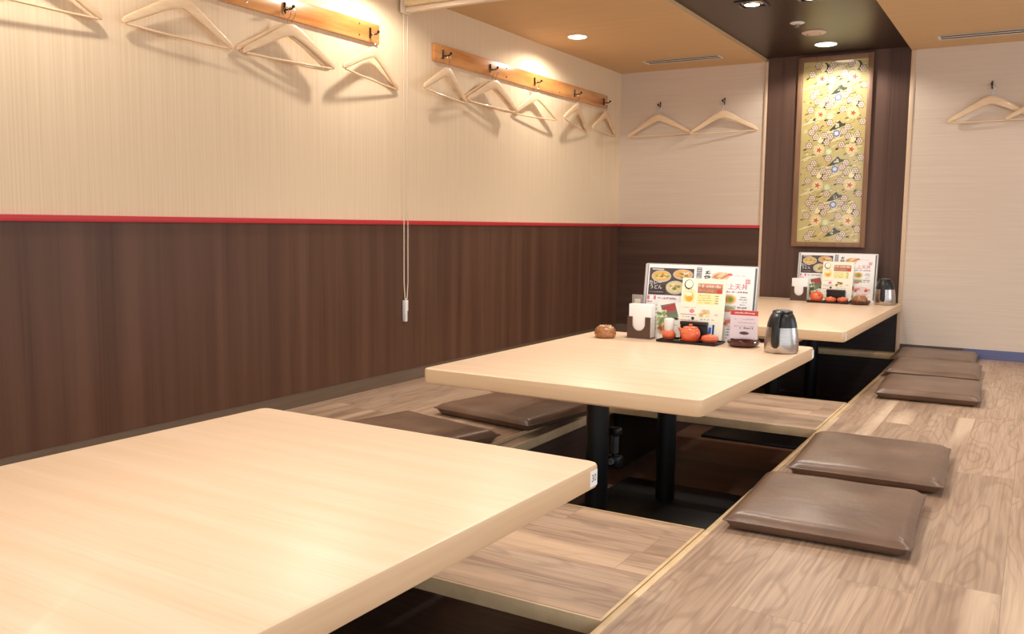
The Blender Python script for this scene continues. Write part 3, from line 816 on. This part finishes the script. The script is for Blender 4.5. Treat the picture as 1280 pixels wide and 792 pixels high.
def front_menu(label, x, y, group='cream drinks menus'):
    W, H = .222, .302
    t = thing('drinks_menu', label, 'menu', (x, y, TZ + .0005), (math.radians(-10), 0, math.radians(-2)), group)
    MB().box(-W / 2, W / 2, .001, .0032, 0, H, .0006).build('card', M['whitep'], t)
    rr = random.Random(5); P = Print()
    def U(px): return (px - 700) / 290 * W - W / 2
    def V(px): return H - (px - 245) / 400 * H
    P.rect(-W / 2, 0, W / 2, H, (250, 246, 226), 0)
    P.ell(U(744), V(287), .023, .023, (40, 38, 36), 1, 26); P.ell(U(746), V(285), .0195, .0195, (250, 246, 226), 2, 26)
    P.strokes(U(726), V(322), U(764), .006, (120, 116, 110), rr, 3, .8)
    P.rect(U(712), V(402), U(792), V(322), (250, 236, 190), 1)
    P.ell(U(752), V(366), .024, .026, (246, 206, 90), 2); P.ell(U(748), V(350), .018, .010, (252, 244, 222), 3); P.ell(U(756), V(380), .016, .012, (232, 170, 50), 3)
    P.rect(U(806), V(340), U(968), V(278), (176, 128, 100), 1); P.rect(U(806), V(300), U(968), V(280), (206, 150, 126), 2)
    P.strokes(U(812), V(304), U(960), .016, (236, 206, 190), rr, 3, .9); P.strokes(U(812), V(332), U(940), .014, (216, 140, 118), rr, 3, .9)
    P.ell(U(948), V(325), .014, .010, (206, 70, 60), 4)
    P.rect(U(804), V(412), U(948), V(344), (250, 240, 176), 1)
    for q in range(4):
        P.strokes(U(816), V(360 + q * 15), U(895), .007, (196, 180, 110), rr, 2, .7); P.strokes(U(925), V(360 + q * 15), U(945), .006, (110, 104, 96), rr, 2, 1)
    P.ell(U(780), V(458), .013, .010, (232, 140, 150), 1); P.strokes(U(712), V(440), U(800), .006, (196, 170, 176), rr, 1, .7)
    P.rect(U(706), V(484), U(812), V(479), (196, 150, 186), 1)
    for q in range(12): P.ell(U(rr.uniform(835, 950)), V(rr.uniform(450, 486)), .011, .006, rr.choice([(246, 226, 150), (226, 196, 96), (236, 210, 190)]), 1, 9)
    P.ell(U(790), V(505), .008, .008, (60, 56, 56), 1); P.strokes(U(706), V(500), U(775), .006, (170, 160, 166), rr, 1, .7)
    P.strokes(U(706), V(522), U(840), .006, (222, 130, 150), rr, 1, .8); P.strokes(U(840), V(512), U(940), .006, (150, 160, 190), rr, 1, .6)
    P.rect(U(852), V(612), U(940), V(540), (226, 236, 248), 1); P.rect(U(860), V(608), U(895), V(550), (84, 140, 214), 2); P.rect(U(900), V(606), U(918), V(556), (60, 110, 196), 2); P.rect(U(924), V(600), U(936), V(538), (30, 50, 96), 3)
    for q in range(3): P.strokes(U(712), V(556 + q * 28), U(840), .009, (190, 170, 150), rr, 1, .7)
    P.build('printed_sheet', t)
    return t
def leaflet(label, x, y, group='food leaflets'):
    W, H = .112, .178
    t = thing('food_leaflet', label, 'leaflet', (x, y, TZ + .0005), (math.radians(-9), 0, math.radians(3)), group)
    MB().box(-W / 2, W / 2, .001, .003, 0, H, .0006).build('card', M['whitep'], t)
    rr = random.Random(9); P = Print()
    P.rect(-W / 2, 0, W / 2, H, (240, 238, 228), 0)
    P.shape([(-.042, .160), (.030, .176), (.052, .108), (-.012, .076)], (118, 112, 100), 1)
    P.shape([(-.034, .150), (.028, .172), (.036, .142), (-.02, .126)], (176, 62, 62), 2)
    P.shape([(-.004, .112), (.048, .122), (.052, .108), (.0, .08)], (112, 132, 88), 2)
    for q in range(16): P.ell(rr.uniform(-.05, -.008), rr.uniform(.07, .135), .012, .008, rr.choice([(150, 176, 110), (196, 208, 150), (222, 226, 190)]), 3, 9, rr.uniform(0, 3))
    P.ell(.040, .098, .014, .006, (50, 46, 44), 3)
    P.ell(-.026, .046, .024, .030, (226, 190, 150), 3)
    for q in range(12): P.ell(rr.uniform(-.046, -.006), rr.uniform(.02, .07), .009, .007, rr.choice([(214, 96, 60), (236, 200, 160), (150, 160, 90), (224, 150, 110)]), 4, 9)
    for q in range(5): P.strokes(.004, .02 + q * .011, .050, .006, (170, 166, 150), rr, 1, .7)
    P.build('printed_sheet', t)
    return t
def card_stand(label, x, y, group='red-headed card stands'):
    W, H = .134, .158
    t = thing('card_stand', label, 'card stand', (x, y, TZ), (0, 0, math.radians(2)), group)
    m = MB().box(-W / 2, W / 2, .0015, .003, .0, H, .0005).box(-W / 2, W / 2, .0032, .018, 0, .0015, .0005)
    m.build('acrylic_holder', M['acrylic'], t)
    rr = random.Random(4); P = Print(); u0 = -W / 2 + .002
    P.rect(u0, .002, -u0, H, (240, 226, 236), 0)
    P.rect(u0, H - .024, -u0, H - .001, (206, 70, 66), 1); P.strokes(-.045, H - .017, .05, .009, (244, 214, 206), rr, 2, .9)
    for q in range(3): P.strokes(-.045 + .012 * (q % 2), H - .045 - q * .017, .05, .007, (196, 180, 192), rr, 1, .8)
    P.strokes(-.02, H - .088, .04, .008, (96, 88, 96), rr, 1, .9)
    P.ell(.002, H - .108, .023, .0075, (110, 80, 76), 1); P.ell(.0, H - .106, .016, .004, (86, 58, 54), 2)
    for q in range(2): P.strokes(-.05, H - .132 - q * .012, .05, .005, (206, 190, 200), rr, 1, .8)
    o = P.build('paper_card', t); o.location = (0, 0, 0)
    return t
def napkin_holder(label, x, y, group='brown napkin holders'):
    t = thing('napkin_holder', label, 'napkin holder', (x, y, TZ), (0, 0, math.radians(-3)), group)
    W, D, H = .122, .062, .106
    # front plate with U cut-out
    def plate(y0, y1):
        b = bmesh.new(); r = .034; cy = .072
        out = [(-W / 2, .006), (W / 2, .006), (W / 2, H), (r, H)] + [(r * math.cos(a), cy - (r) * math.sin(a)) for a in [PI * i / 14 for i in range(15)]] + [(-r, H), (-W / 2, H)]
        f = b.faces.new([b.verts.new((u, y0, v)) for u, v in out])
        e = bmesh.ops.extrude_face_region(b, geom=[f]); vs = [v for v in e['geom'] if isinstance(v, bmesh.types.BMVert)]
        bmesh.ops.translate(b, verts=vs, vec=(0, y1 - y0, 0)); return b
    m = MB(); m.merge(plate(-D / 2, -D / 2 + .003)); m.merge(plate(D / 2 - .003, D / 2))
    for s in (-1, 1): m.box(s * (W / 2 - .0015) - .0015, s * (W / 2 - .0015) + .0015, -D / 2 + .003, D / 2 - .003, .006, H)
    m.box(-W / 2, W / 2, -D / 2, D / 2, .003, .006)
    m.build('case', M['brownp'], t)
    MB().box(-W / 2 - .008, W / 2 + .008, -D / 2 - .006, D / 2 + .006, 0, .0028, .001).build('foot_plate', flat((120, 104, 92), .15, 0, .5, .5), t)
    n = MB()
    for i in range(9):
        yy = -D / 2 + .0055 + i * .0058
        n.box(-.055 + .0006 * (i % 3), .062 - .0006 * (i % 2), yy, yy + .0042, .0075, .168 - .0012 * (i % 3), .001)
    n.build('napkins', M['white'], t)['kind'] = 'stuff'
    return t
def tray(label, x, y, yaw=0.0, group='black condiment trays'):
    t = thing('condiment_tray', label, 'tray', (x, y, TZ), (0, 0, yaw), group)
    m = MB(); m.merge(rounded_slab(-.146, .146, -.070, .070, 0, .004, .02, .001))
    for a, b, c, d in ((-.146, .146, -.070, -.065), (-.146, .146, .065, .070), (-.146, -.141, -.0645, .0645), (.141, .146, -.0645, .0645)): m.box(a, b, c, d, .002, .011, .0015)
    m.build('tray_body', M['black'], t)
    return t
def shaker(label, x, y, group='salt shakers'):
    t = thing('salt_shaker', label, 'shaker', (x, y, TZ + .0045), group=group)
    MB().lathe([(.018, 0), (.026, .004), (.0325, .016), (.032, .030), (.025, .043), (.022, .046)], 28).build('body', M['orange'], t, 50)
    MB().lathe([(.022, .0462), (.0235, .050), (.0245, .075), (.026, .092), (.023, .102), (.008, .106)], 24).build('cap', M['whitep'], t, 50)
    return t
def soy_pot(label, x, y, yaw=0.0, group='orange soy sauce pots'):
    t = thing('soy_sauce_pot', label, 'sauce pot', (x, y, TZ + .0045), (0, 0, yaw), group)
    MB().lathe([(.030, 0), (.034, .002), (.050, .009), (.052, .011), (.048, .011), (.032, .0065)], 32).build('saucer', M['orange'], t, 50)
    m = MB().lathe([(.028, .0068), (.038, .012), (.046, .026), (.0465, .044), (.042, .058), (.036, .065), (.034, .067)], 32)
    m.build('body', M['orange'], t, 50)
    MB().sweep([(-.036, 0, .048), (-.048, 0, .054), (-.054, 0, .061), (-.056, 0, .065)], [(.012, .010), (.010, .009), (.008, .007), (.007, .005)], 12, up=(0, 1, 0)).build('spout', M['orange'], t, 50)
    m = MB().lathe([(.0345, .0674), (.035, .070), (.024, .0735), (.008, .0745), (.007, .078), (.010, .082), (.004, .085)], 28); m.build('lid', M['orange'], t, 50)
    return t
def spice_pot(label, x, y, group='small orange spice pots'):
    t = thing('spice_pot', label, 'spice pot', (x, y, TZ + .0045), group=group)
    MB().lathe([(.024, 0), (.034, .005), (.0405, .016), (.0405, .024), (.038, .028)], 30).build('body', M['orange'], t, 50)
    m = MB().lathe([(.0385, .0283), (.037, .033), (.024, .038), (.010, .040), (.006, .043), (.002, .044)], 28); m.build('lid', M['orange'], t, 50)
    return t
def chop_box(label, x, y, group='black chopstick boxes'):
    t = thing('chopstick_box', label, 'chopstick box', (x, y, TZ + .0045), group=group)
    MB().box(-.065, .065, -.014, .014, 0, .072, .003).build('box', M['black'], t)
    MB().box(-.067, .067, -.015, .015, .0722, .090, .003).build('lid', flat((40, 30, 30), .3), t)
    return t
def ashtray(label, x, y, group='dark red round ashtrays'):
    t = thing('ashtray', label, 'ashtray', (x, y, TZ), group=group)
    m = MB().lathe([(.052, 0), (.060, .002), (.072, .014), (.073, .024), (.070, .027), (.062, .026), (.056, .014), (.052, .007), (.0, .006)], 40)
    m.build('dish', M['ash'], t, 50)
    for i in range(3):
        a = 2 * PI * i / 3 + .6
        MB().box(-.010, .010, -.004, .004, .0272, .0300, .001).build('cigarette_rest', M['ash'], t, 30, (.066 * math.cos(a), .066 * math.sin(a), 0)).rotation_euler = (0, 0, a)
    return t
def toothpick(label, x, y, z=0.0, group='domed toothpick pots'):
    t = thing('toothpick_pot', label, 'toothpick pot', (x, y, TZ + z), group=group)
    MB().lathe([(.040, 0), (.050, .006), (.054, .020), (.052, .030)], 32).build('body', M['dome'], t, 50)
    m = MB().lathe([(.0522, .0303), (.050, .040), (.040, .053), (.022, .060), (.004, .062)], 32)
    m.build('lid', M['dome'], t, 50)
    d = MB()
    for i in range(10):
        a = 2 * PI * i / 10; d.ball((.027 * math.cos(a), .027 * math.sin(a), .0585), .0028, 6, 4)
    d.build('shaker_holes', flat((250, 230, 180), .3), t)
    return t
def jug(label, x, y, yaw, group='steel thermos jugs'):
    t = thing('thermos_jug', label, 'jug', (x, y, TZ), (0, 0, yaw), group)
    MB().lathe([(.058, 0), (.070, .002), (.0735, .010), (.0730, .045), (.069, .085), (.064, .112)], 48).build('steel_body', M['steel'], t, 40)
    MB().lathe([(.0645, .1125), (.0625, .126), (.055, .152), (.047, .168), (.044, .171)], 48).build('collar', M['blackp'], t, 40)
    m = MB().lathe([(.043, .1713), (.044, .178), (.040, .184), (.020, .187)], 40); m.build('lid', M['blackp'], t, 40)
    MB().sweep([(0, .048, .160), (0, .068, .168), (0, .078, .176)], [(.016, .010), (.012, .008), (.008, .004)], 12).build('pouring_lip', M['blackp'], t, 40)
    MB().sweep([(0, -.038, .178), (0, -.058, .179), (0, -.078, .168), (0, -.088, .145), (0, -.092, .115), (0, -.093, .08), (0, -.091, .05), (0, -.087, .034), (0, -.082, .028)],
               [(.006, .015), (.007, .0165), (.008, .0165), (.008, .016), (.0085, .016), (.009, .0165), (.009, .017), (.008, .015), (.005, .009)], 14, up=(1, 0, 0), power=.8).build('handle', M['blackp'], t, 60)
    MB().sweep([(0, -.050, .140), (0, -.066, .142), (0, -.086, .140)], (.009, .006), 10).build('handle_bridge', M['blackp'], t, 50)
    MB().lathe([(.030, .1855), (.029, .1885), (.012, .1895)], 32).build('lid_button', flat((120, 118, 116), .35), t, 40)
    return t

m2 = big_menu('tall menu board standing at the back of the middle table', 1.727, -2.955)
d2 = front_menu('cream drinks menu leaning behind the orange pots, middle table', 1.763, -3.006)
l2 = leaflet('small food leaflet between napkins and menu, middle table', 1.598, -3.006)
c2 = card_stand('white card with red heading behind ashtray, middle table', 1.972, -2.985)
n2 = napkin_holder('brown holder of white napkins beside the domed pot, middle table', 1.488, -3.065)
tr2 = tray('black tray under the orange pots, middle table', 1.748, -3.087, math.radians(-2))
s2 = shaker('orange shaker with tall white cap, middle table', 1.640, -3.085)
p2 = soy_pot('orange spouted soy pot on a saucer, middle table', 1.752, -3.101)
q2 = spice_pot('squat orange lidded pot beside spouted pot, middle table', 1.845, -3.096)
b2 = chop_box('black chopstick box behind the spouted pot, middle table', 1.735, -3.052)
b2.location = (1.745, -3.031, TZ + .0045)
a2 = ashtray('dark red ashtray in front of the white card, middle table', 1.998, -3.075)
k2 = toothpick('brown domed toothpick pot standing alone, middle table', 1.335, -3.15)
j2 = jug('steel thermos jug with black handle at the corner of the middle table', 2.192, -3.165, math.radians(-4))
# small grey stand behind the napkins
t = thing('grey_sign_holder', 'small grey sign holder behind the napkins, middle table', 'sign holder', (1.430, -2.978, TZ), (0, 0, .0))
MB().box(-.028, .028, -.006, .006, 0, .205, .002).build('panel', flat((150, 140, 132), .4), t)
MB().box(-.014, .018, -.0075, -.0062, .12, .185, .0005).build('card', flat((206, 194, 178), .5), t)

# the same set on the far table
dup(m2, (1.846, -.155, TZ + .0005), None, 'tall menu board on the far table, below the framed brocade')
dup(d2, (1.862, -.205, TZ + .0005), None, 'cream drinks menu leaning behind pots, table at the back wall')
dup(l2, (1.705, -.172, TZ + .0005), None, 'small food leaflet beside napkins, table at the back wall')
dup(c2, (2.165, -.105, TZ), None, 'white card with red heading behind jug, table at the back wall')
dup(n2, (1.605, -.222, TZ), None, 'brown holder of white napkins, table at the back wall')
dup(tr2, (1.835, -.302, TZ), (0, 0, 0), 'black tray under the orange pots, table at the back wall')
dup(p2, (1.748, -.314, TZ + .0045), (0, 0, 2.2), 'orange soy pot on a saucer, table at the back wall')
dup(q2, (1.850, -.325, TZ + .0045), None, 'squat orange pot in the tray centre, table at the back wall', 'small orange spice pots')
dup(q2, (1.932, -.312, TZ + .0045), None, 'squat orange pot at the tray end, table at the back wall', 'small orange spice pots')
dup(b2, (1.872, -.250, TZ + .0045), None, 'black chopstick box on tray, table at the back wall')
dup(a2, (2.055, -.330, TZ), None, 'dark red ashtray holding a domed pot, table at the back wall')
dup(k2, (2.055, -.330, TZ + .0075), None, 'brown domed toothpick pot set inside the ashtray')
dup(j2, (2.205, -.215, TZ), (0, 0, math.radians(-2)), 'steel thermos jug on the table at the back wall')

# ------------------------------------------------------------------ light, camera, look
w = bpy.data.worlds.new('daylight'); scene.world = w; w.use_nodes = True
bg = w.node_tree.nodes['Background']; bg.inputs[0].default_value = (.89, .94, 1.0, 1); bg.inputs[1].default_value = 1.5

q = dict(Cx=3.1466, Cy=-7.1312, Cz=.9176, yaw=.53230, pitch=-.103245, roll=.011031, f=1113.57)
cp, sp, cy, sy = math.cos(q['pitch']), math.sin(q['pitch']), math.cos(q['yaw']), math.sin(q['yaw'])
fwd = Vector((-sy * cp, cy * cp, sp)); r0 = Vector((cy, sy, 0)); u0 = r0.cross(fwd)
cr, sr = math.cos(q['roll']), math.sin(q['roll'])
rt = r0 * cr + u0 * sr; up = u0 * cr - r0 * sr
cam = bpy.data.cameras.new('camera'); co = bpy.data.objects.new('camera', cam); COL.objects.link(co)
co.matrix_world = Matrix(((rt.x, up.x, -fwd.x, q['Cx']), (rt.y, up.y, -fwd.y, q['Cy']), (rt.z, up.z, -fwd.z, q['Cz']), (0, 0, 0, 1)))
cam.sensor_width = 36; cam.sensor_fit = 'HORIZONTAL'; cam.lens = q['f'] / 1280 * 36; cam.clip_start = .02
scene.camera = co
vs = scene.view_settings
scene.display_settings.display_device = 'sRGB'
vs.view_transform = 'Standard'; vs.look = 'None'; vs.gamma = 1; vs.use_curve_mapping = False; vs.exposure = 0.10
scene.cycles.use_denoising = True
scene.cycles.max_bounces = 8
scene.cycles.sample_clamp_indirect = 6
